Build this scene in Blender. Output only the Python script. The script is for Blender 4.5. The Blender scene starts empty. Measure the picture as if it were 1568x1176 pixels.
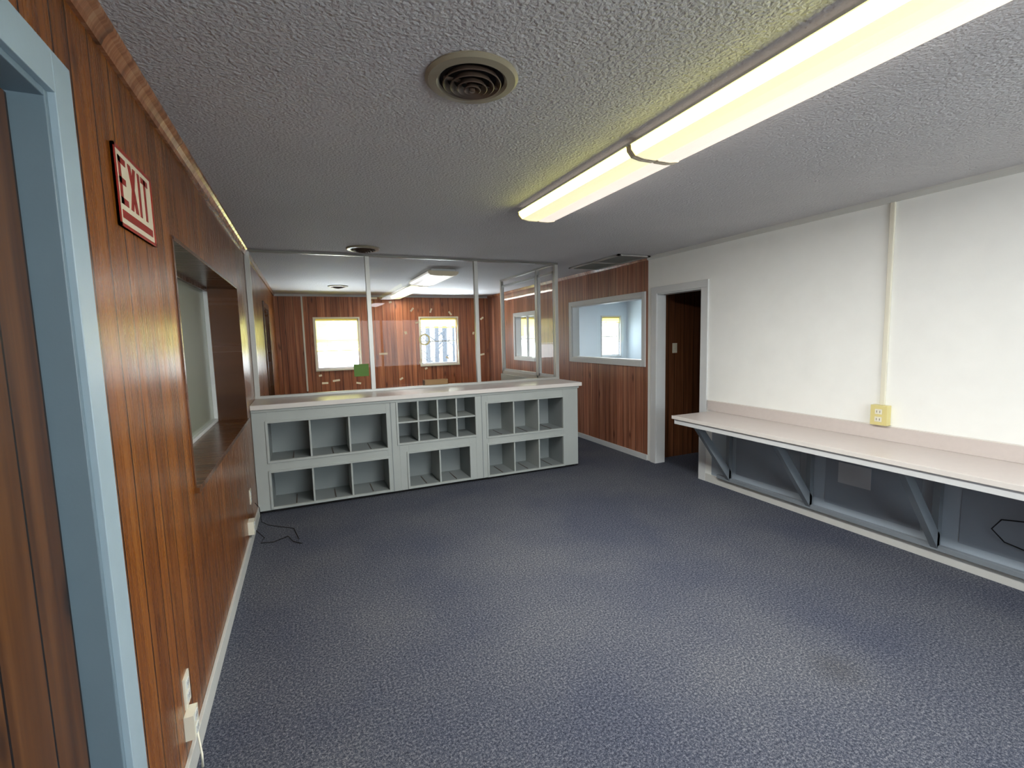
import bpy, math, random
from mathutils import Vector, Matrix
random.seed(4)
S = bpy.context.scene
COL = S.collection

# ------------------------------------------------------------------ materials
def lin(c):
    out = []
    for v in c[:3]:
        v = v / 255.0
        out.append(v / 12.92 if v <= 0.04045 else ((v + 0.055) / 1.055) ** 2.4)
    return (out[0], out[1], out[2], 1.0)

class NT:
    def __init__(s, name):
        s.m = bpy.data.materials.new(name); s.m.use_nodes = True
        s.t = s.m.node_tree; s.t.nodes.clear()
        s.out = s.n('ShaderNodeOutputMaterial')
        s.tc = s.n('ShaderNodeTexCoord')
    def n(s, typ, **kw):
        nd = s.t.nodes.new(typ)
        for k, v in kw.items(): setattr(nd, k, v)
        return nd
    def l(s, a, b): s.t.links.new(a, b)
    def put(s, sock, v):
        if isinstance(v, (int, float)): sock.default_value = v
        elif isinstance(v, tuple): sock.default_value = v
        else: s.l(v, sock)
    def math(s, op, a, b=None, c=None, clamp=False):
        nd = s.n('ShaderNodeMath', operation=op); nd.use_clamp = clamp
        s.put(nd.inputs[0], a)
        if b is not None: s.put(nd.inputs[1], b)
        if c is not None: s.put(nd.inputs[2], c)
        return nd.outputs[0]
    def mix(s, f, a, b, mode='MIX'):
        nd = s.n('ShaderNodeMix', data_type='RGBA', blend_type=mode)
        s.put(nd.inputs[0], f); s.put(nd.inputs[6], a); s.put(nd.inputs[7], b)
        return nd.outputs[2]
    def noise(s, vec, scale, detail=3, rough=0.5, dist=0.0):
        nd = s.n('ShaderNodeTexNoise')
        s.put(nd.inputs['Vector'], vec); nd.inputs['Scale'].default_value = scale
        nd.inputs['Detail'].default_value = detail; nd.inputs['Roughness'].default_value = rough
        nd.inputs['Distortion'].default_value = dist
        return nd.outputs['Fac']
    def ramp(s, f, stops):
        nd = s.n('ShaderNodeValToRGB'); s.put(nd.inputs[0], f)
        e = nd.color_ramp.elements
        e[0].position, e[0].color = stops[0]
        e[1].position, e[1].color = stops[-1]
        for p, c in stops[1:-1]:
            x = e.new(p); x.color = c
        return nd.outputs[0]
    def bump(s, h, strength=0.3, dist=0.01, normal=None):
        nd = s.n('ShaderNodeBump'); s.put(nd.inputs['Height'], h)
        nd.inputs['Strength'].default_value = strength; nd.inputs['Distance'].default_value = dist
        if normal is not None: s.l(normal, nd.inputs['Normal'])
        return nd.outputs[0]
    def bsdf(s, col, rough=0.5, metal=0.0, normal=None, spec=0.5, emis=None, estr=0.0, coat=0.0):
        b = s.n('ShaderNodeBsdfPrincipled')
        s.put(b.inputs['Base Color'], col); s.put(b.inputs['Roughness'], rough)
        b.inputs['Metallic'].default_value = metal
        b.inputs['Specular IOR Level'].default_value = spec
        b.inputs['Coat Weight'].default_value = coat
        if normal is not None: s.l(normal, b.inputs['Normal'])
        if emis is not None:
            s.put(b.inputs['Emission Color'], emis); b.inputs['Emission Strength'].default_value = estr
        s.l(b.outputs[0], s.out.inputs[0])
        return s.m

def paint(name, rgb, rough=0.5, var=0.06, nscale=6.0, bump=0.05, bscale=120, spec=0.4):
    k = NT(name); o = k.tc.outputs['Object']
    f = k.noise(o, nscale, 4)
    c = lin(rgb); d = tuple([x * (1 - var * 2) for x in c[:3]] + [1.0]); e = tuple([min(1, x * (1 + var)) for x in c[:3]] + [1.0])
    col = k.mix(f, d, e)
    nb = k.bump(k.noise(o, bscale, 2), bump, 0.004)
    return k.bsdf(col, rough, normal=nb, spec=spec)

def wood(name, axis, dark, mid, light, rough=0.3, groove=True, period=0.4064, g1=0.1016, g2=0.254, gw=0.0035, vax=2):
    k = NT(name)
    sp = k.n('ShaderNodeSeparateXYZ'); k.l(k.tc.outputs['Object'], sp.inputs[0])
    u = sp.outputs[axis]; z = sp.outputs[vax]
    q = k.math('DIVIDE', u, period)
    idx = k.math('FLOOR', q); m = k.math('MULTIPLY', k.math('FRACT', q), period)
    s1 = k.math('GREATER_THAN', m, g1); s2 = k.math('GREATER_THAN', m, g2)
    pid = k.math('ADD', k.math('ADD', k.math('MULTIPLY', idx, 3.0), s1), s2)
    wn = k.n('ShaderNodeTexWhiteNoise', noise_dimensions='1D'); k.l(pid, wn.inputs['W'])
    w = wn.outputs['Value']
    cb = k.n('ShaderNodeCombineXYZ')
    k.l(k.math('MULTIPLY', u, 20.0), cb.inputs[0])
    k.l(k.math('ADD', k.math('MULTIPLY', z, 0.55), k.math('MULTIPLY', w, 31.0)), cb.inputs[1])
    k.l(k.math('MULTIPLY', pid, 3.7), cb.inputs[2])
    g = k.noise(cb.outputs[0], 1.3, 4, 0.55, 0.35)
    cb2 = k.n('ShaderNodeCombineXYZ')
    k.l(k.math('MULTIPLY', u, 110.0), cb2.inputs[0]); k.l(k.math('MULTIPLY', z, 2.5), cb2.inputs[1]); k.l(pid, cb2.inputs[2])
    fine = k.noise(cb2.outputs[0], 1.0, 3, 0.6)
    gg = k.math('ADD', k.math('MULTIPLY', g, 0.7), k.math('MULTIPLY', fine, 0.3))
    col = k.ramp(gg, [(0.32, lin(dark)), (0.5, lin(mid)), (0.68, lin(light))])
    br = k.math('ADD', k.math('MULTIPLY', w, 0.36), 0.80)
    bc = k.n('ShaderNodeCombineXYZ'); [k.l(br, bc.inputs[i]) for i in range(3)]
    col = k.mix(1.0, col, bc.outputs[0], 'MULTIPLY')
    cb3 = k.n('ShaderNodeCombineXYZ')
    k.l(k.math('MULTIPLY', u, 7.0), cb3.inputs[0]); k.l(k.math('ADD', k.math('MULTIPLY', z, 2.2), k.math('MULTIPLY', w, 9.0)), cb3.inputs[1]); k.l(k.math('MULTIPLY', pid, 0.73), cb3.inputs[2])
    vo = k.n('ShaderNodeTexVoronoi'); k.l(cb3.outputs[0], vo.inputs['Vector']); vo.inputs['Scale'].default_value = 1.0
    kn = k.ramp(vo.outputs['Distance'], [(0.05, (1, 1, 1, 1)), (0.17, (0, 0, 0, 1))])
    dk = tuple([x * 0.45 for x in lin(dark)[:3]] + [1.0])
    col = k.mix(k.math('MULTIPLY', kn, 0.8), col, dk)
    h = k.math('MULTIPLY', gg, 0.08)
    if groove:
        a = k.math('COMPARE', m, gw, gw); b = k.math('COMPARE', m, g1, gw); c = k.math('COMPARE', m, g2, gw)
        gm = k.math('MAXIMUM', a, k.math('MAXIMUM', b, c))
        col = k.mix(k.math('MULTIPLY', gm, 0.97), col, tuple([x * 0.06 for x in lin(dark)[:3]] + [1.0]))
        h = k.math('SUBTRACT', h, gm)
    nb = k.bump(h, 0.5, 0.003)
    wob = k.bump(k.noise(cb.outputs[0], 0.35, 1), 0.2, 0.015, nb)
    return k.bsdf(col, k.math('ADD', k.math('MULTIPLY', fine, 0.12), rough - 0.05), normal=wob, spec=0.5)

def glass(name, base=0.03):
    k = NT(name)
    tr = k.n('ShaderNodeBsdfTransparent'); tr.inputs[0].default_value = (.985, .99, .985, 1)
    gl = k.n('ShaderNodeBsdfGlossy'); gl.inputs['Roughness'].default_value = 0.01
    lw = k.n('ShaderNodeLayerWeight'); lw.inputs[0].default_value = 0.5
    f = k.math('POWER', lw.outputs['Facing'], 5.0)
    f = k.math('ADD', k.math('MULTIPLY', f, 0.8), base, clamp=True)
    mx = k.n('ShaderNodeMixShader'); k.l(f, mx.inputs[0]); k.l(tr.outputs[0], mx.inputs[1]); k.l(gl.outputs[0], mx.inputs[2])
    k.l(mx.outputs[0], k.out.inputs[0])
    return k.m

def carpet():
    k = NT('carpet_blue_grey'); o = k.tc.outputs['Object']
    n1 = k.noise(o, 95, 3, 0.75); n2 = k.noise(o, 1.1, 3, 0.5); n3 = k.noise(o, 260, 2, 0.7)
    f = k.math('ADD', k.math('MULTIPLY', n1, 0.6), k.math('MULTIPLY', n3, 0.4))
    col = k.ramp(f, [(0.37, lin((44, 49, 61))), (0.5, lin((86, 92, 104))), (0.63, lin((152, 154, 158)))])
    big = k.ramp(n2, [(0.35, lin((215, 215, 225))), (0.65, lin((255, 250, 245)))])
    col = k.mix(1.0, col, big, 'MULTIPLY')
    vo = k.n('ShaderNodeTexVoronoi'); k.l(o, vo.inputs['Vector']); vo.inputs['Scale'].default_value = 0.9
    st = k.ramp(vo.outputs['Distance'], [(0.03, (1, 1, 1, 1)), (0.13, (0, 0, 0, 1))])
    col = k.mix(k.math('MULTIPLY', st, 0.3), col, lin((56, 54, 54)))
    return k.bsdf(col, 0.95, normal=k.bump(f, 0.9, 0.012), spec=0.15)

def ceiling_mat():
    k = NT('ceiling_texture'); o = k.tc.outputs['Object']
    vo = k.n('ShaderNodeTexVoronoi', feature='SMOOTH_F1'); k.l(o, vo.inputs['Vector']); vo.inputs['Scale'].default_value = 85
    n = k.noise(o, 66, 3, 0.6, 0.3)
    h = k.math('ADD', n, k.math('MULTIPLY', vo.outputs['Distance'], 0.6))
    col = k.mix(k.noise(o, 1.5, 3), lin((184, 183, 184)), lin((198, 197, 198)))
    return k.bsdf(col, 0.7, normal=k.bump(h, 0.8, 0.009), spec=0.3)

def lens_mat(name, rgb, st):
    k = NT(name); o = k.tc.outputs['Object']
    f = k.noise(o, 160, 2)
    c = lin(rgb)
    col = k.mix(f, tuple([x * 0.9 for x in c[:3]] + [1.0]), c)
    return k.bsdf(lin((225, 222, 205)), 0.35, emis=col, estr=st, normal=k.bump(f, 0.3, 0.002))

def blind_mat():
    k = NT('blind_slats')
    d = k.n('ShaderNodeBsdfDiffuse'); d.inputs[0].default_value = lin((240, 232, 186))
    t = k.n('ShaderNodeBsdfTranslucent'); t.inputs[0].default_value = lin((248, 234, 140))
    mx = k.n('ShaderNodeMixShader'); mx.inputs[0].default_value = .5
    k.l(d.outputs[0], mx.inputs[1]); k.l(t.outputs[0], mx.inputs[2]); k.l(mx.outputs[0], k.out.inputs[0])
    return k.m

M = {}
M['woodL'] = wood('wood_panel_left', 1, (88, 45, 11), (123, 69, 18), (150, 92, 32), 0.27, period=0.36, g1=0.09, g2=0.22)
M['woodR'] = wood('wood_panel_hall', 1, (112, 62, 42), (152, 96, 70), (186, 132, 102), 0.38)
M['woodF'] = wood('wood_panel_far', 0, (120, 58, 26), (168, 96, 54), (200, 130, 82), 0.5)
M['woodD'] = wood('wood_door_planks', 1, (56, 31, 12), (84, 51, 22), (106, 68, 33), 0.32, g1=0.13, g2=0.27)
M['woodN'] = wood('wood_reveal', 1, (58, 30, 10), (86, 50, 21), (110, 68, 32), 0.25, groove=False)
M['woodK'] = wood('wood_panel_dark', 0, (66, 38, 22), (104, 64, 40), (130, 86, 56), 0.4)
M['crown'] = wood('wood_crown', 1, (110, 66, 40), (150, 98, 66), (182, 134, 100), 0.2, groove=False)
M['cream'] = paint('cream_wall_paint', (240, 242, 237), 0.55, 0.03)
M['blue'] = paint('pale_blue_wall_paint', (214, 228, 234), 0.6, 0.02)
M['white'] = paint('white_trim_paint', (210, 213, 212), 0.35, 0.04)
M['wframe'] = paint('window_frame_cream', (236, 230, 202), 0.4, 0.04)
M['base'] = paint('baseboard_paint', (202, 203, 197), 0.4, 0.06)
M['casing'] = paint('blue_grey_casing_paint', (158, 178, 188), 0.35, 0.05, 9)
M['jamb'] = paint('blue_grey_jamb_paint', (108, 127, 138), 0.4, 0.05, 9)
M['counter'] = paint('counter_grey_white_paint', (172, 178, 174), 0.4, 0.05, 4)
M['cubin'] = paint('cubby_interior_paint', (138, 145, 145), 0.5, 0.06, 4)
M['lam'] = paint('pink_beige_laminate', (204, 195, 189), 0.3, 0.03, 30)
M['lamE'] = paint('laminate_edge', (218, 213, 206), 0.35, 0.03)
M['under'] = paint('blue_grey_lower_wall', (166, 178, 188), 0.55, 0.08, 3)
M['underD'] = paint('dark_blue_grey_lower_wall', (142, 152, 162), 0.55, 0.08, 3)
M['brace'] = paint('brace_grey_paint', (124, 132, 138), 0.5, 0.06)
M['alu'] = NT('aluminium_frame').bsdf(lin((188, 188, 182)), 0.35, 0.35)
M['aluD'] = NT('aluminium_frame_dark').bsdf(lin((120, 118, 112)), 0.4, 0.4)
M['glass'] = glass('window_glass')
M['pglass'] = glass('partition_glass', 0.015)
M['frost'] = paint('pane_grey_green', (150, 156, 140), 0.15, 0.04, 1.5, 0.0)
M['vent'] = paint('vent_tan_enamel', (142, 134, 114), 0.35, 0.06)
M['ventI'] = paint('vent_inner_brown', (82, 68, 58), 0.35, 0.08)
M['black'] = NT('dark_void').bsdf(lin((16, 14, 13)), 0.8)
M['red'] = paint('sign_red', (150, 40, 30), 0.3, 0.06)
M['signw'] = paint('sign_cream', (226, 214, 188), 0.3, 0.05)
M['ivory'] = paint('ivory_plastic', (226, 223, 204), 0.35, 0.02)
M['yel'] = paint('yellowed_plastic', (216, 204, 140), 0.35, 0.03)
M['blind'] = blind_mat()
M['green'] = paint('green_sticker', (88, 130, 38), 0.5, 0.05)
M['tape'] = paint('tape_scraps', (224, 206, 170), 0.6, 0.05)
M['card'] = paint('cardboard', (178, 140, 96), 0.7, 0.08)
M['paper'] = paint('paper_note', (186, 192, 196), 0.7, 0.03)
M['carpet'] = carpet(); M['ceil'] = ceiling_mat()
M['lensW'] = lens_mat('lamp_lens_bottom', (250, 236, 222), 0.9)
M['lensL'] = lens_mat('lamp_lens_bottom_warm', (250, 246, 192), 0.9)
M['lensY'] = lens_mat('lamp_lens_side_warm', (250, 246, 130), 8.0)
M['lensR'] = lens_mat('lamp_lens_side_white', (252, 238, 226), 7.5)
M['lensO'] = lens_mat('lamp_lens_dim', (232, 232, 226), 0.4)
M['bark'] = paint('tree_bark', (96, 98, 102), 0.9, 0.2, 20, 0.6)
M['ground'] = paint('winter_ground', (190, 192, 190), 0.9, 0.2, 2, 0.5)

# ------------------------------------------------------------------ mesh builder
class B:
    def __init__(s, name): s.name = name; s.v = []; s.f = []; s.mi = []; s.mats = []; s.sm = []
    def _m(s, m):
        m = M[m]
        if m not in s.mats: s.mats.append(m)
        return s.mats.index(m)
    def add(s, vs, fs, m, smooth=False):
        o = len(s.v); i = s._m(m)
        s.v += [tuple(p) for p in vs]
        for f in fs: s.f.append([o + a for a in f]); s.mi.append(i); s.sm.append(smooth)
        return s
    def box(s, x0, x1, y0, y1, z0, z1, m):
        vs = [(x, y, z) for x in (x0, x1) for y in (y0, y1) for z in (z0, z1)]
        return s.add(vs, [(0, 1, 3, 2), (4, 6, 7, 5), (0, 4, 5, 1), (2, 3, 7, 6), (0, 2, 6, 4), (1, 5, 7, 3)], m)
    def prism(s, pts, axis, a, b, m, cap=None):
        def mk(p, t):
            return {0: (t, p[0], p[1]), 1: (p[0], t, p[1]), 2: (p[0], p[1], t)}[axis]
        n = len(pts); vs = [mk(p, a) for p in pts] + [mk(p, b) for p in pts]
        ms = m if isinstance(m, list) else [m] * n
        for i in range(n):
            j = (i + 1) % n
            s.add([vs[i], vs[j], vs[n + j], vs[n + i]], [(0, 1, 2, 3)], ms[i])
        c = cap or ms[0]
        s.add(vs[:n], [tuple(range(n))[::-1]], c); s.add(vs[n:], [tuple(range(n))], c)
        return s
    def beam(s, p0, p1, w, h, m, up=(0, 0, 1)):
        p0 = Vector(p0); p1 = Vector(p1); d = (p1 - p0).normalized()
        r = d.cross(Vector(up)); r = r.normalized() if r.length > 1e-4 else Vector((1, 0, 0))
        t = r.cross(d)
        vs = [p + r * a * w / 2 + t * b * h / 2 for p in (p0, p1) for a, b in ((-1, -1), (1, -1), (1, 1), (-1, 1))]
        return s.add(vs, [(0, 3, 2, 1), (4, 5, 6, 7), (0, 1, 5, 4), (1, 2, 6, 5), (2, 3, 7, 6), (3, 0, 4, 7)], m)
    def lathe(s, c, prof, m, seg=48, smooth=True):
        ms = m if isinstance(m, list) else [m] * (len(prof) - 1)
        for k in range(len(prof) - 1):
            (r0, z0), (r1, z1) = prof[k], prof[k + 1]
            vs = []; fs = []
            for i in range(seg):
                a = 2 * math.pi * i / seg
                vs.append((c[0] + r0 * math.cos(a), c[1] + r0 * math.sin(a), c[2] + z0))
                vs.append((c[0] + r1 * math.cos(a), c[1] + r1 * math.sin(a), c[2] + z1))
            for i in range(seg):
                j = (i + 1) % seg
                fs.append((2 * i, 2 * j, 2 * j + 1, 2 * i + 1))
            s.add(vs, fs, ms[k], smooth)
        return s
    def tube(s, pts, r, m, seg=8):
        pts = [Vector(p) for p in pts]
        rr = r if isinstance(r, list) else [r] * len(pts)
        rings = []
        for i, p in enumerate(pts):
            d = (pts[min(i + 1, len(pts) - 1)] - pts[max(i - 1, 0)]).normalized()
            up = Vector((0, 0, 1)) if abs(d.z) < 0.9 else Vector((1, 0, 0))
            a = d.cross(up).normalized(); b = a.cross(d)
            rings.append([p + (a * math.cos(2 * math.pi * k / seg) + b * math.sin(2 * math.pi * k / seg)) * rr[i] for k in range(seg)])
        vs = [q for rg in rings for q in rg]; fs = []
        for i in range(len(pts) - 1):
            for k in range(seg):
                fs.append((i * seg + k, i * seg + (k + 1) % seg, (i + 1) * seg + (k + 1) % seg, (i + 1) * seg + k))
        return s.add(vs, fs, m, True)
    def done(s, bevel=0.0):
        me = bpy.data.meshes.new(s.name); me.from_pydata(s.v, [], s.f)
        for m in s.mats: me.materials.append(m)
        for p, i, sm in zip(me.polygons, s.mi, s.sm): p.material_index = i; p.use_smooth = sm
        me.update()
        ob = bpy.data.objects.new(s.name, me); COL.objects.link(ob)
        if bevel > 0:
            b = ob.modifiers.new('bevel', 'BEVEL'); b.width = bevel; b.segments = 2; b.limit_method = 'ANGLE'; b.angle_limit = math.radians(50)
        return ob

def wall_holes(name, axis, t0, t1, u0, u1, z0, z1, holes, m):
    us = sorted({u0, u1} | {h[0] for h in holes} | {h[1] for h in holes})
    b = B(name)
    for i in range(len(us) - 1):
        a, c = us[i], us[i + 1]; mid = (a + c) / 2
        hs = sorted([(h[2], h[3]) for h in holes if h[0] < mid < h[1]])
        z = z0
        segs = []
        for h0, h1 in hs:
            if h0 > z: segs.append((z, h0))
            z = h1
        if z < z1: segs.append((z, z1))
        for q0, q1 in segs:
            if axis == 0: b.box(t0, t1, a, c, q0, q1, m)
            else: b.box(a, c, t0, t1, q0, q1, m)
    return b.done()

H = 2.44
XL, XR = -0.476, 3.756
YB, YF = -2.2, 9.8
YP = 5.2
XE = 7.5

# ------------------------------------------------------------------ shell
B('floor').box(-1.6, XE + .1, YB - .1, YF + .1, -0.1, 0, 'carpet').done()
B('ceiling').box(-1.6, XE + .1, YB - .1, YF + .1, H, H + .1, 'ceil').done()
wall_holes('wall_left', 0, XL - .24, XL, YB, YF, 0, H, [(0.52, 1.375, 0, 2.10), (2.38, 4.42, 0.92, 2.0), (7.1, 7.95, 0, 2.03)], 'woodL')
wall_holes('wall_right', 0, XR, XR + .12, YB, 4.5, 0, H, [(3.67, 4.34, 0, 2.0)], 'cream')
wall_holes('wall_hall', 0, XR, XR + .12, 4.5, YF, 0, H, [(4.60, 6.24, 1.21, 1.98), (7.5, 8.35, 1.16, 1.93)], 'woodR')
wins = [(0.2, 1.0), (2.23, 3.03), (4.35, 5.0), (6.75, 7.3)]
WZ0, WZ1 = 1.0, 1.98
wall_holes('wall_far', 1, YF, YF + .14, -0.72, XR + .12, 0, H, [(a, b, WZ0, WZ1) for a, b in wins[:2]], 'woodF')
wall_holes('wall_office_far', 1, YF, YF + .14, XR + .12, XE, 0, H, [(a, b, WZ0, WZ1) for a, b in wins[2:]], 'blue')
B('wall_office_side').box(XE, XE + .1, 3.1, YF + .14, 0, H, 'blue').done()
B('wall_closet_divider').box(XR + .12, XE, 4.5, 4.55, 0, H, 'woodK').box(XR + .12, XE, 4.55, 4.6, 0, H, 'blue').done()
B('wall_closet_side').box(5.3, 5.4, 3.1, 4.5, 0, H, 'woodK').box(XR + .12, 5.4, 3.0, 3.1, 0, H, 'woodK').done()
wall_holes('wall_back', 1, YB - .12, YB, -0.72, XR + .12, 0, H, [(0.5, 3.2, 0.8, 2.1)], 'cream')

# ------------------------------------------------------------------ trim
B('baseboard_left').box(XL, XL + .014, 1.465, 4.69, 0, .085, 'base').box(XL, XL + .014, YB, .42, 0, .085, 'base').box(XL, XL + .014, 5.3, 7.0, 0, .085, 'base').done(.002)
B('baseboard_right').box(XR - .016, XR, YB, 3.58, 0, .085, 'base').box(XR - .012, XR, 3.5, 3.58, .085, .75, 'cream').done(.002)
B('baseboard_hall').box(XR - .014, XR, 4.5, YF, 0, .07, 'white').done(.002)
B('baseboard_far').box(XL, XR, YF - .014, YF, 0, .08, 'white').done(.002)
b = B('trim_1')
b.prism([(XL, H - .055), (XL + .012, H - .055), (XL + .018, H - .04), (XL + .03, H - .022), (XL + .042, H - .012), (XL + .045, H), (XL, H)], 1, YB, YP, 'crown').done()
b = B('trim_2')
b.prism([(XR, H - .04), (XR - .012, H - .04), (XR - .024, H - .012), (XR - .026, H), (XR, H)], 1, YB, 4.5, 'base').done()
B('trim_3').prism([(XL, H - .04), (XL + .015, H - .04), (XL + .03, H), (XL, H)], 1, YP + .03, YF, 'crown').done()
B('trim_4').prism([(YF, H - .04), (YF - .015, H - .04), (YF - .03, H), (YF, H)], 0, XL, XR, 'white').done()
B('trim_5').prism([(XR, H - .04), (XR - .015, H - .04), (XR - .03, H), (XR, H)], 1, 4.5, YF, 'crown').done()

# ------------------------------------------------------------------ doors
b = B('door_1')
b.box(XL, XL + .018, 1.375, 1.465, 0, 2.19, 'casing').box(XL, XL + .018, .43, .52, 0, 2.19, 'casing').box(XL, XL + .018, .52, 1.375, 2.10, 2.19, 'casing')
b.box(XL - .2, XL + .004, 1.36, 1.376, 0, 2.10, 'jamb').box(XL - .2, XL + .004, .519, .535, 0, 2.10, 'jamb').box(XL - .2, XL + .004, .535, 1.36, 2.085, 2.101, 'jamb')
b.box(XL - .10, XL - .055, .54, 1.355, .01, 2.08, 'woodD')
b.tube([(XL - .056, .61, .95), (XL - .03, .61, .95), (XL - .005, .61, .95), (XL + .002, .61, .95)], [.012, .012, .028, .02], 'alu', 16)
b.done(.002)
b = B('door_2')
for y0, y1 in ((3.58, 3.67), (4.34, 4.43)): b.box(XR - .018, XR, y0, y1, 0, 2.0, 'white')
b.box(XR - .018, XR, 3.58, 4.43, 2.0, 2.075, 'white')
b.box(XR - .002, XR + .125, 3.655, 3.672, 0, 2.0, 'white').box(XR - .002, XR + .125, 4.338, 4.355, 0, 2.0, 'white').box(XR - .002, XR + .125, 3.672, 4.338, 1.985, 2.002, 'white')
b.done(.002)
b = B('door_3')
for y0, y1 in ((7.02, 7.1), (7.95, 8.03)): b.box(XL, XL + .016, y0, y1, 0, 2.03, 'woodN')
b.box(XL, XL + .016, 7.02, 8.03, 2.03, 2.1, 'woodN').box(XL - .12, XL - .08, 7.1, 7.95, .01, 2.03, 'woodD')
b.done(.002)
B('light_switch').box(4.13, 4.2, 4.492, 4.5, 1.30, 1.42, 'ivory').box(4.158, 4.172, 4.482, 4.493, 1.345, 1.375, 'ivory').done(.002)

# ------------------------------------------------------------------ pass-through window (left wall)
b = B('window_1')
y0, y1, z0, z1 = 2.38, 4.42, .92, 2.0
b.box(XL - .235, XL + .02, y0 - .012, y1 + .004, z0 - .012, z0 + .012, 'woodN')
b.box(XL - .235, XL + .006, y0, y1, z1 - .014, z1 + .004, 'woodN')
b.box(XL - .235, XL + .006, y0 - .004, y0 + .014, z0, z1, 'woodN').box(XL - .235, XL + .006, y1 - .014, y1 + .004, z0, z1, 'woodN')
b.box(XL - .235, XL - .225, y0, y1, z0, z1, 'frost')
for yy in (y0 + .014, 3.35, y1 - .04): b.box(XL - .226, XL - .2, yy, yy + .026, z0 + .012, z1 - .014, 'white')
b.box(XL - .226, XL - .2, y0, y1, z0 + .012, z0 + .035, 'white').box(XL - .226, XL - .2, y0, y1, z1 - .04, z1 - .014, 'woodN')
b.done(.0015)

def int_window(name, y0, y1, z0, z1, mull):
    b = B(name); c = .065
    b.box(XR - .018, XR, y0 - c, y0, z0 - c, z1 + c, 'white').box(XR - .018, XR, y1, y1 + c, z0 - c, z1 + c, 'white')
    b.box(XR - .018, XR, y0, y1, z1, z1 + c, 'white').box(XR - .024, XR, y0, y1, z0 - c, z0, 'white')
    b.box(XR, XR + .12, y0 - .002, y0 + .015, z0, z1, 'white').box(XR, XR + .12, y1 - .015, y1 + .002, z0, z1, 'white')
    b.box(XR, XR + .12, y0, y1, z1 - .015, z1 + .002, 'white').box(XR, XR + .12, y0, y1, z0 - .002, z0 + .015, 'white')
    for q in mull: b.box(XR + .04, XR + .08, q - .015, q + .015, z0, z1, 'white')
    b.add([(XR + .06, y0 + .01, z0 + .01), (XR + .06, y1 - .01, z0 + .01), (XR + .06, y1 - .01, z1 - .01), (XR + .06, y0 + .01, z1 - .01)], [(0, 1, 2, 3)], 'glass')
    return b.done(.0015)
int_window('window_2', 4.60, 6.24, 1.21, 1.98, [])
int_window('window_3', 7.5, 8.35, 1.16, 1.93, [7.92])

def ext_window(name, x0, x1, drop, wm):
    b = B(name); c = .028; z0, z1 = WZ0, WZ1; Y = YF
    b.box(x0 - c, x0, Y - .016, Y, z0 - c, z1 + c, wm).box(x1, x1 + c, Y - .016, Y, z0 - c, z1 + c, wm)
    b.box(x0, x1, Y - .016, Y, z1, z1 + c, wm).box(x0 - .02, x1 + .02, Y - .035, Y, z0 - c, z0, wm)
    for a, d in ((x0 - .001, x0 + .028), (x1 - .028, x1 + .001)): b.box(a, d, Y + .03, Y + .12, z0, z1, 'white')
    b.box(x0 + .028, x1 - .028, Y + .03, Y + .12, z1 - .035, z1 + .001, 'white').box(x0 + .028, x1 - .028, Y + .03, Y + .12, z0 - .001, z0 + .035, 'white')
    zm = (z0 + z1) / 2; b.box(x0 + .028, x1 - .028, Y + .06, Y + .09, zm - .012, zm + .012, 'white')
    yy = Y + .075
    b.add([(x0 + .02, yy, z0 + .03), (x1 - .02, yy, z0 + .03), (x1 - .02, yy, z1 - .03), (x0 + .02, yy, z1 - .03)], [(0, 1, 2, 3)], 'glass')
    b.box(x0 + .02, x1 - .02, Y + .005, Y + .05, z1 - .04, z1 - .005, 'blind')
    z = z1 - .05
    pitch = .028
    n = int(drop / pitch)
    for i in range(n):
        b.add([(x0 + .015, Y + .012, z - .016), (x1 - .015, Y + .012, z - .016), (x1 - .015, Y + .026, z + .014), (x0 + .015, Y + .026, z + .014)], [(0, 1, 2, 3)], 'blind')
        z -= pitch
    b.box(x0 + .015, x1 - .015, Y + .008, Y + .028, z - .02, z, 'blind')
    return b.done()
ext_window('window_4', *wins[0], .56, 'wframe')
ext_window('window_5', *wins[1], .14, 'wframe')
ext_window('window_6', *wins[2], .4, 'white')
ext_window('window_7', *wins[3], .1, 'white')
b = B('window_8')
b.box(.5, 3.2, YB - .1, YB - .02, .8, .85, 'white').box(.5, 3.2, YB - .1, YB - .02, 2.05, 2.1, 'white')
for x in (.5, 1.83, 3.15): b.box(x, x + .05, YB - .1, YB - .02, .8, 2.1, 'white')
b.add([(.55, YB - .06, .85), (3.15, YB - .06, .85), (3.15, YB - .06, 2.05), (.55, YB - .06, 2.05)], [(0, 1, 2, 3)], 'glass')
b.done()

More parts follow.
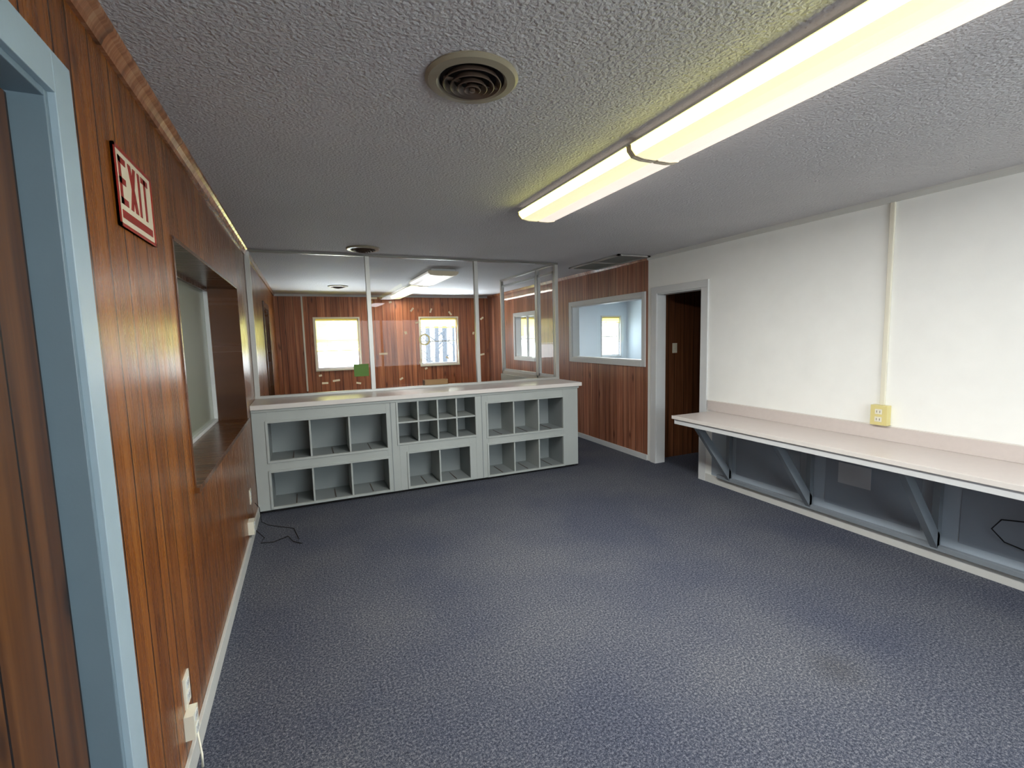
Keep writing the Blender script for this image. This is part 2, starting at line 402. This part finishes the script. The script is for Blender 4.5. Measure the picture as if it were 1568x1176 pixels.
# ------------------------------------------------------------------ service counter
b = B('service_counter')
F, D = 4.69, 5.16
X0, X1 = XL + .002, 2.886
zb, zt = .03, .965
openings = [(-.35, .69, .055, .375, 3, 1), (-.35, .69, .485, .83, 3, 1),
            (.895, 1.54, .055, .40, 2, 1), (.807, 1.615, .515, .925, 4, 2),
            (1.76, 2.685, .05, .385, 3, 1), (1.76, 2.685, .48, .84, 3, 1)]
us = sorted({X0, X1} | {o[0] for o in openings} | {o[1] for o in openings})
for i in range(len(us) - 1):
    a, c = us[i], us[i + 1]; mid = (a + c) / 2; z = zb
    for h in sorted([(o[2], o[3]) for o in openings if o[0] < mid < o[1]]):
        b.box(a, c, F, F + .02, z, h[0], 'counter'); z = h[1]
    b.box(a, c, F, F + .02, z, zt, 'counter')
for (a, c, z0, z1, n, rws) in openings:
    dp = F + .36
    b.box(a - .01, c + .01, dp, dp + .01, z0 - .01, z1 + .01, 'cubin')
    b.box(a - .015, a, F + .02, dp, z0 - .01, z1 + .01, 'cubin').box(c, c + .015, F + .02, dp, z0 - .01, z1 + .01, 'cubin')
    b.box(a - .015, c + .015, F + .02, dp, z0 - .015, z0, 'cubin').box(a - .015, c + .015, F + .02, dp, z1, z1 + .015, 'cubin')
    for i in range(1, n):
        x = a + (c - a) * i / n; b.box(x - .008, x + .008, F + .006, dp, z0, z1, 'counter')
    for i in range(1, rws):
        z = z0 + (z1 - z0) * i / rws; b.box(a, c, F + .004, dp, z - .008, z + .008, 'counter')
    t = .02
    b.box(a - t, a, F - .009, F, z0 - t, z1 + t, 'counter').box(c, c + t, F - .009, F, z0 - t, z1 + t, 'counter')
    b.box(a, c, F - .009, F, z0 - t, z0, 'counter').box(a, c, F - .009, F, z1, z1 + t, 'counter')
    if rws == 1:
        for i in range(n):
            x = a + (c - a) * (i + .55) / n
            b.box(x - .005, x + .005, F + .03, F + .3, z0, z0 + .004, 'ventI')
for x in (.735, 1.69): b.box(x - .004, x + .004, F - .003, F, zb, zt, 'cubin')
b.box(X0, X0 + .02, F + .02, D, zb, zt, 'counter').box(X1 - .02, X1, F + .02, D, zb, zt, 'counter')
b.box(X0, X1, D, D + .02, zb, zt, 'counter')
b.box(X0, X1 - .03, F + .04, D, 0, zb, 'black')  # near-black base, shadow line under the counter put into its colour
b.box(X0, X1 + .035, F - .035, D + .22, zt, zt + .038, 'lam')
b.box(X0, X1 + .037, F - .038, F - .035, zt - .004, zt + .036, 'lamE')
b.box(X0, X1 + .01, F - .014, F, zt - .03, zt - .004, 'counter')
b.done(.0025)
CT = zt + .038

# ------------------------------------------------------------------ glass partition
b = B('glass_partition')
posts = [XL + .024, .65, 1.85, 2.90]
for x in posts: b.box(x - .022, x + .022, YP - .022, YP + .022, CT, H, 'alu')
b.box(XL, 2.922, YP - .024, YP + .024, H - .022, H, 'aluD').box(XL, 2.922, YP - .024, YP + .024, CT, CT + .025, 'alu')
for i in range(3):
    p, q = posts[i] + .022, posts[i + 1] - .022
    b.add([(p, YP, CT + .02), (q, YP, CT + .02), (q, YP, H - .02), (p, YP, H - .02)], [(0, 1, 2, 3)], 'pglass')
xs = 2.90
for y in (5.70, 6.94):
    b.box(xs - .022, xs + .022, y - .022, y + .022, CT - .04, H, 'alu')
b.box(xs - .022, xs + .022, YP + .022, 6.96, H - .025, H, 'alu')
b.box(xs - .022, xs + .022, YP + .022, 6.96, CT - .04, CT + .01, 'alu')
for a, c in ((YP + .022, 5.678), (5.722, 6.918)):
    for q in (a, c - .035): b.box(xs - .016, xs + .016, q, q + .035, CT + .01, H - .09, 'white')
    b.box(xs - .016, xs + .016, a, c, H - .12, H - .09, 'white').box(xs - .016, xs + .016, a, c, CT + .01, CT + .045, 'white')
    b.add([(xs, a, CT + .02), (xs, c, CT + .02), (xs, c, H - .03), (xs, a, H - .03)], [(0, 1, 2, 3)], 'glass')
b.done(.0015)
B('half_wall').box(2.86, 2.94, 5.4, 6.97, 0, CT - .04, 'counter').done(.002)

b = B('window_sticker_green').box(.46, .61, YP - .009, YP - .0045, 1.17, 1.30, 'green').done()
b = B('ring_sticker')
n = 32; cx, cz = 1.225, 1.54; vs = []; fs = []
for i in range(n):
    a = 2 * math.pi * i / n
    vs += [(cx + .065 * math.cos(a), YP - .006, cz + .065 * math.sin(a)), (cx + .047 * math.cos(a), YP - .006, cz + .047 * math.sin(a))]
for i in range(n):
    j = (i + 1) % n; fs.append((2 * i, 2 * i + 1, 2 * j + 1, 2 * j))
b.add(vs, fs, 'yel').done()
b = B('tape_scraps')
for (x, z, w, h, an) in [(1.10, 1.87, .05, .02, .9), (1.15, 1.73, .045, .02, .3), (1.31, 1.86, .05, .018, 1.2), (1.53, 1.83, .05, .02, -.9), (1.91, 1.77, .045, .02, .6),
                         (.87, 1.95, .03, .02, .2), (.70, 1.99, .07, .02, 0), (.77, 1.40, .09, .02, 0), (1.17, 1.30, .05, .02, 1.1), (1.23, 1.22, .03, .02, .5), (1.48, 1.33, .04, .02, -.6),
                         (1.9, 1.35, .06, .02, .2), (1.8, 1.6, .03, .02, 1.3), (1.02, 1.62, .03, .03, .4), (.13, 1.2, .03, .02, .2), (.17, 1.12, .06, .02, 0), (.28, 1.14, .07, .02, .1), (.5, 1.1, .05, .02, -.2), (.95, 1.12, .04, .02, .5)]:
    c, s_ = math.cos(an), math.sin(an)
    b.add([(x + (p * c - q * s_), YP - .0055, z + (p * s_ + q * c)) for p, q in ((-w / 2, -h / 2), (w / 2, -h / 2), (w / 2, h / 2), (-w / 2, h / 2))], [(0, 1, 2, 3)], 'tape')
b.done()
b = B('cardboard_box')
b.box(1.22, 1.5, 5.27, 5.36, CT, CT + .004, 'card')
for q in ((1.22, 1.226, 5.27, 5.36), (1.494, 1.5, 5.27, 5.36), (1.22, 1.5, 5.27, 5.274), (1.22, 1.5, 5.356, 5.36)): b.box(*q, CT, CT + .075, 'card')
b.box(1.25, 1.47, 5.28, 5.35, CT + .004, CT + .06, 'signw')
b.done()

# ------------------------------------------------------------------ wall desk right
b = B('wall_desk')
ye = 3.50; xf = 3.215
b.box(xf, XR - .002, YB + .3, ye, .724, .75, 'lam')
b.box(xf - .004, xf, YB + .3, ye, .720, .752, 'lamE')
b.box(xf + .012, xf + .030, YB + .3, ye - .02, .672, .724, 'white')
b.box(XR - .022, XR - .002, YB + .3, ye + .06, .75, .85, 'lam').box(XR - .024, XR - .002, YB + .3, ye + .06, .85, .855, 'lamE')
for y in (3.26, 2.46, 1.61, .78, -.05, -.9):
    b.box(XR - .06, XR - .016, y - .02, y + .02, .11, .722, 'brace')
    b.box(xf + .03, XR - .06, y - .02, y + .02, .68, .722, 'brace')
    b.prism([(xf + .03, .70), (xf + .11, .70), (XR - .03, .19), (XR - .03, .10), (XR - .05, .10)], 1, y - .02, y + .02, 'brace')
b.box(XR - .05, XR - .016, YB + .3, 3.4, .085, .12, 'brace')
b.done(.002)
b = B('trim_6')
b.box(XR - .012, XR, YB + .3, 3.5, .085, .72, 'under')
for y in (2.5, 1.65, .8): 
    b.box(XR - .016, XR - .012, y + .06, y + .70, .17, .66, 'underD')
b.done(.001)
B('paper_note').box(XR - .02, XR - .0165, 2.02, 2.25, .36, .52, 'paper').done()

b = B('wall_raceway')
b.box(XR - .018, XR, 1.962, 1.992, 1.0, H - .04, 'ivory')
b.done(.003)
b = B('outlet_box')
b.box(XR - .05, XR, 1.925, 2.03, .858, 1.0, 'yel')
for z in (.90, .955): b.box(XR - .053, XR - .05, 1.955, 2.0, z - .018, z + .018, 'ivory').box(XR - .0545, XR - .053, 1.966, 1.969, z - .008, z + .008, 'black').box(XR - .0545, XR - .053, 1.986, 1.989, z - .008, z + .008, 'black')
b.done(.004)
B('wall_raceway').box(-.015, .015, YF - .02, YF, .6, H - .04, 'ivory').done(.003)

# ------------------------------------------------------------------ exit sign
b = B('exit_sign')
ya, yb, za, zc = 1.75, 2.11, 1.905, 2.14
xo = XL + .001
b.box(xo, xo + .006, ya, yb, za, zc, 'signw')
e = .0075
t = .01
for q in ((ya, yb, zc - t, zc), (ya, yb, za, za + t), (ya, ya + t, za, zc), (yb - t, yb, za, zc)): b.box(xo, xo + e + .001, *q, 'red')
b.box(xo, xo + e, ya + .03, yb - .03, za + .028, za + .052, 'red')
lz0, lz1 = za + .07, zc - .026; w = .062; st = .019
def rb(y0, y1, z0, z1): b.box(xo + .001, xo + e, y0, y1, z0, z1, 'red')
y = ya + .03
rb(y, y + st, lz0, lz1); rb(y, y + w, lz1 - st, lz1); rb(y, y + w, lz0, lz0 + st); rb(y, y + w * .85, (lz0 + lz1 - st) / 2, (lz0 + lz1 + st) / 2)
y += .085
hw = st * .62
for s_ in (0, 1):
    p = [(y, lz0), (y + 2 * hw, lz0), (y + w + .01, lz1), (y + w + .01 - 2 * hw, lz1)]
    if s_: p = [(2 * y + w + .01 - a, z) for a, z in p]
    b.prism(p, 0, xo + .001, xo + e + .0005 * s_, 'red')
y += .092
rb(y, y + st, lz0, lz1); y += .035
rb(y, y + w + .01, lz1 - st, lz1); rb(y + (w + .01 - st) / 2, y + (w + .01 + st) / 2, lz0, lz1)
b.done()

# ------------------------------------------------------------------ left wall outlets, cords
def outlet(y, z, w=.07, h=.115, d=.006, box=False):
    b = B('wall_outlet')
    x = XL + (.014 if z < .1 else 0)
    b.box(x, x + d, y - w / 2, y + w / 2, z - h / 2, z + h / 2, 'ivory')
    for dz in (-.024, .024):
        b.box(x + d, x + d + .003, y - .017, y + .017, z + dz - .014, z + dz + .014, 'white')
        for dy in (-.006, .006): b.box(x + d + .003, x + d + .0035, y + dy - .0012, y + dy + .0012, z + dz - .005, z + dz + .006, 'black')
    return b.done(.002)
outlet(4.2, .33); outlet(1.95, .30, d=.006); outlet(1.92, .19, d=.03, h=.09); outlet(3.97, .16, d=.04, w=.09, h=.1)
b = B('cable')
b.tube([(XL + .05, 3.95, .13), (XL + .1, 3.96, .06), (XL + .07, 4.0, .008), (XL + .16, 3.98, .006), (XL + .26, 4.05, .006), (XL + .3, 3.92, .006), (XL + .36, 3.85, .006)], .003, 'black')
b.tube([(XL + .03, 4.2, .27), (XL + .05, 4.28, .2), (XL + .05, 4.36, .05), (XL + .1, 4.38, .006), (XL + .3, 4.2, .006), (XL + .34, 3.95, .006)], .0025, 'black')
b.done()
b = B('cable')
b.tube([(XL + .03, 1.92, .145), (XL + .05, 1.86, .1), (XL + .04, 1.9, .02)], .004, 'ivory')
b.done()
b = B('cable')
b.tube([(XR - .03, 1.12, .46), (XR - .04, 1.2, .42), (XR - .045, 1.3, .40), (XR - .045, 1.34, .33), (XR - .045, 1.28, .27), (XR - .04, 1.18, .25), (XR - .035, 1.08, .27)], .004, 'black')
b.done()

# ------------------------------------------------------------------ vents
def vent(x, y):
    b = B('ceiling_vent'); c = (x, y, H)
    b.lathe(c, [(.158, 0), (.160, -.006), (.150, -.014), (.122, -.018), (.112, -.010), (.108, .0)], ['vent', 'vent', 'vent', 'vent', 'ventI'], 64)
    b.lathe(c, [(.108, -.001), (.0005, -.001)], 'black', 48)
    for r, d in ((.098, .024), (.074, .032), (.050, .038), (.027, .042)):
        b.lathe(c, [(r - .014, -d + .018), (r, -d), (r + .003, -d + .002), (r - .010, -d + .022)], 'ventI', 48)
    b.lathe(c, [(.010, -.03), (.010, -.044), (.0005, -.046)], 'ventI', 24)
    b.beam((x - .1, y, H - .016), (x + .1, y, H - .016), .008, .008, 'ventI')
    return b.done()
vent(.585, 1.617); vent(.58, 4.86); vent(.56, 8.27)
b = B('ceiling_return_grille')
gx0, gx1, gy0, gy1 = 3.27, 3.72, 4.42, 5.5
b.box(gx0, gx1, gy0, gy1, H - .004, H - .001, 'ventI')
for q in ((gx0, gx1, gy0, gy0 + .035), (gx0, gx1, gy1 - .035, gy1), (gx0, gx0 + .035, gy0, gy1), (gx1 - .035, gx1, gy0, gy1), (gx0, gx1, 4.94, 4.98)): b.box(*q, H - .018, H - .001, 'alu')
y = gy0 + .05
while y < gy1 - .04:
    b.add([(gx0 + .03, y, H - .016), (gx1 - .03, y, H - .016), (gx1 - .03, y + .012, H - .004), (gx0 + .03, y + .012, H - .004)], [(0, 1, 2, 3)], 'alu'); y += .026
b.done()

# ------------------------------------------------------------------ fluorescent fixtures
def fixture(x, y0, y1, w, mats, name='fluorescent_light_fixture', depth=.085):
    b = B(name); h = w / 2
    b.box(x - h * .8, x + h * .8, y0 + .01, y1 - .01, H - .045, H, 'white')
    p = [(x - h, H - .03), (x - h * .97, H - depth * .62), (x - h * .82, H - depth * .9), (x - h * .5, H - depth), (x - h * .06, H - depth), (x, H - depth + .004), (x + h * .06, H - depth), (x + h * .5, H - depth), (x + h * .82, H - depth * .9), (x + h * .97, H - depth * .62), (x + h, H - .03)]
    sL, bL, bR, sR = mats
    b.prism(p, 1, y0 + .012, y1 - .012, [sL, sL, bL, bL, bL, bR, bR, bR, sR, sR, bR], cap=bR)
    q = [(x + (a - x) * 1.025, z - .003 if z < H - .031 else z + .004) for a, z in p]
    for a, c in ((y0, y0 + .014), (y1 - .014, y1)): b.prism(q, 1, a, c, 'signw')
    for s_ in (-1, 1):
        b.box(x + s_ * h - .006, x + s_ * h + .006, y0, y1, H - .034, H - .026, 'white')
    return b.done()
fx = 1.565
FM = ('lensY', 'lensL', 'lensW', 'lensR')
fixture(fx, 1.835, 3.055, .30, FM); fixture(fx, .61, 1.83, .30, FM); fixture(fx, -1.5, -.28, .30, FM)  # last fixture is an added one behind the camera, for fill
fixture(1.70, 6.0, 7.22, .40, ['lensO'] * 4); fixture(1.74, 7.3, 9.7, .22, ('lensL', 'lensL', 'lensL', 'lensL'))

def area(name, loc, rot, sx, sy, e, col):
    l = bpy.data.lights.new(name, 'AREA'); l.shape = 'RECTANGLE'; l.size = sx; l.size_y = sy; l.energy = e; l.color = col
    o = bpy.data.objects.new(name, l); o.location = loc; o.rotation_euler = rot; COL.objects.link(o); return o
area('fluorescent_tube_light', (fx, 2.44, H - .09), (0, 0, 0), .25, 1.15, 40, (1, .985, .955))
area('fluorescent_tube_light', (fx, 1.22, H - .09), (0, 0, 0), .25, 1.15, 40, (1, .985, .955))
area('fluorescent_tube_light', (fx, -.89, H - .09), (0, 0, 0), .25, 1.15, 34, (.96, .98, 1))  # fill lamp added behind the camera, under the extra fixture
area('fluorescent_tube_light', (1.74, 8.5, H - .09), (0, 0, 0), .18, 2.3, 20, (1, .98, .94))
area('daylight_back_window', (1.85, YB - .2, 1.5), (math.radians(90), 0, 0), 2.7, 1.3, 24, (.82, .91, 1.0))
for i, (a, c) in enumerate(wins):
    area('daylight_window', ((a + c) / 2, YF + .62, .72), (math.radians(-128), 0, 0), 1.0, .5, 260 if i < 2 else 60, (.84, .93, 1.0))
area('office_fill_light', (5.6, 7.2, H - .03), (0, 0, 0), 1.2, 1.2, 95, (.94, .98, 1.0))  # area lamp added to light the office, no fixture modelled

# ------------------------------------------------------------------ outside
B('ground').box(-12, 20, YF + .2, 40, -.6, -.5, 'ground').done()
def tree(x, y, h):
    b = B('bare_tree')
    b.tube([(x, y, -.5), (x + .05, y, h * .4), (x - .04, y, h * .75), (x, y, h)], [.09, .07, .04, .02], 'bark')
    for i in range(18):
        z = .3 + (h - .8) * random.random(); a = random.uniform(0, 6.28); L = random.uniform(.6, 1.5)
        p1 = Vector((x + math.cos(a) * L, y + math.sin(a) * L * .5, z + L * .6))
        b.tube([(x, y, z), (x + math.cos(a) * L * .5, y + math.sin(a) * L * .25, z + L * .35), p1], [.025, .018, .006], 'bark', 6)
        b.tube([p1 * .6 + Vector((x, y, z)) * .4, p1 + Vector((-.3, 0, .45))], [.012, .005], 'bark', 5)
    b.done()
for x, y, h in [(4.3, 16.5, 6), (5.6, 20, 7), (6.6, 22, 8), (5.1, 21, 7), (7.2, 26, 8), (8.5, 16, 6), (6.0, 25, 8), (12, 18, 6)]: tree(x, y, h)

w = bpy.data.worlds.new('World'); S.world = w; w.use_nodes = True
nt = w.node_tree; bg = nt.nodes['Background']
tc = nt.nodes.new('ShaderNodeTexCoord'); sp = nt.nodes.new('ShaderNodeSeparateXYZ'); rp = nt.nodes.new('ShaderNodeValToRGB')
nt.links.new(tc.outputs['Generated'], sp.inputs[0]); nt.links.new(sp.outputs[2], rp.inputs[0]); nt.links.new(rp.outputs[0], bg.inputs[0])
rp.color_ramp.elements[0].color = (.92, .97, 1, 1); rp.color_ramp.elements[1].color = (.62, .8, 1, 1); rp.color_ramp.elements[1].position = .6
bg.inputs[1].default_value = 8.0

# ------------------------------------------------------------------ camera (solved from vanishing points)
f = 719.0
dY = Vector((466 - 784, 523 - 588, f)).normalized()
dX = Vector((2433 - 784, 474 - 588, f)); dX = (dX - dY * dX.dot(dY)).normalized()
dZ = dX.cross(dY)
r = Vector((dX.x, dY.x, dZ.x)); d = Vector((dX.y, dY.y, dZ.y)); fw = Vector((dX.z, dY.z, dZ.z))
cam = bpy.data.cameras.new('camera'); co = bpy.data.objects.new('camera', cam); COL.objects.link(co)
m = Matrix.Identity(4)
for i in range(3): m[i][0] = r[i]; m[i][1] = -d[i]; m[i][2] = -fw[i]
m[0][3], m[1][3], m[2][3] = 0, 0, 1.552
co.matrix_world = m
cam.sensor_width = 36; cam.lens = f / 1568 * 36; cam.clip_start = .02
S.camera = co
S.view_settings.view_transform = 'Standard'
S.view_settings.exposure = 0.05
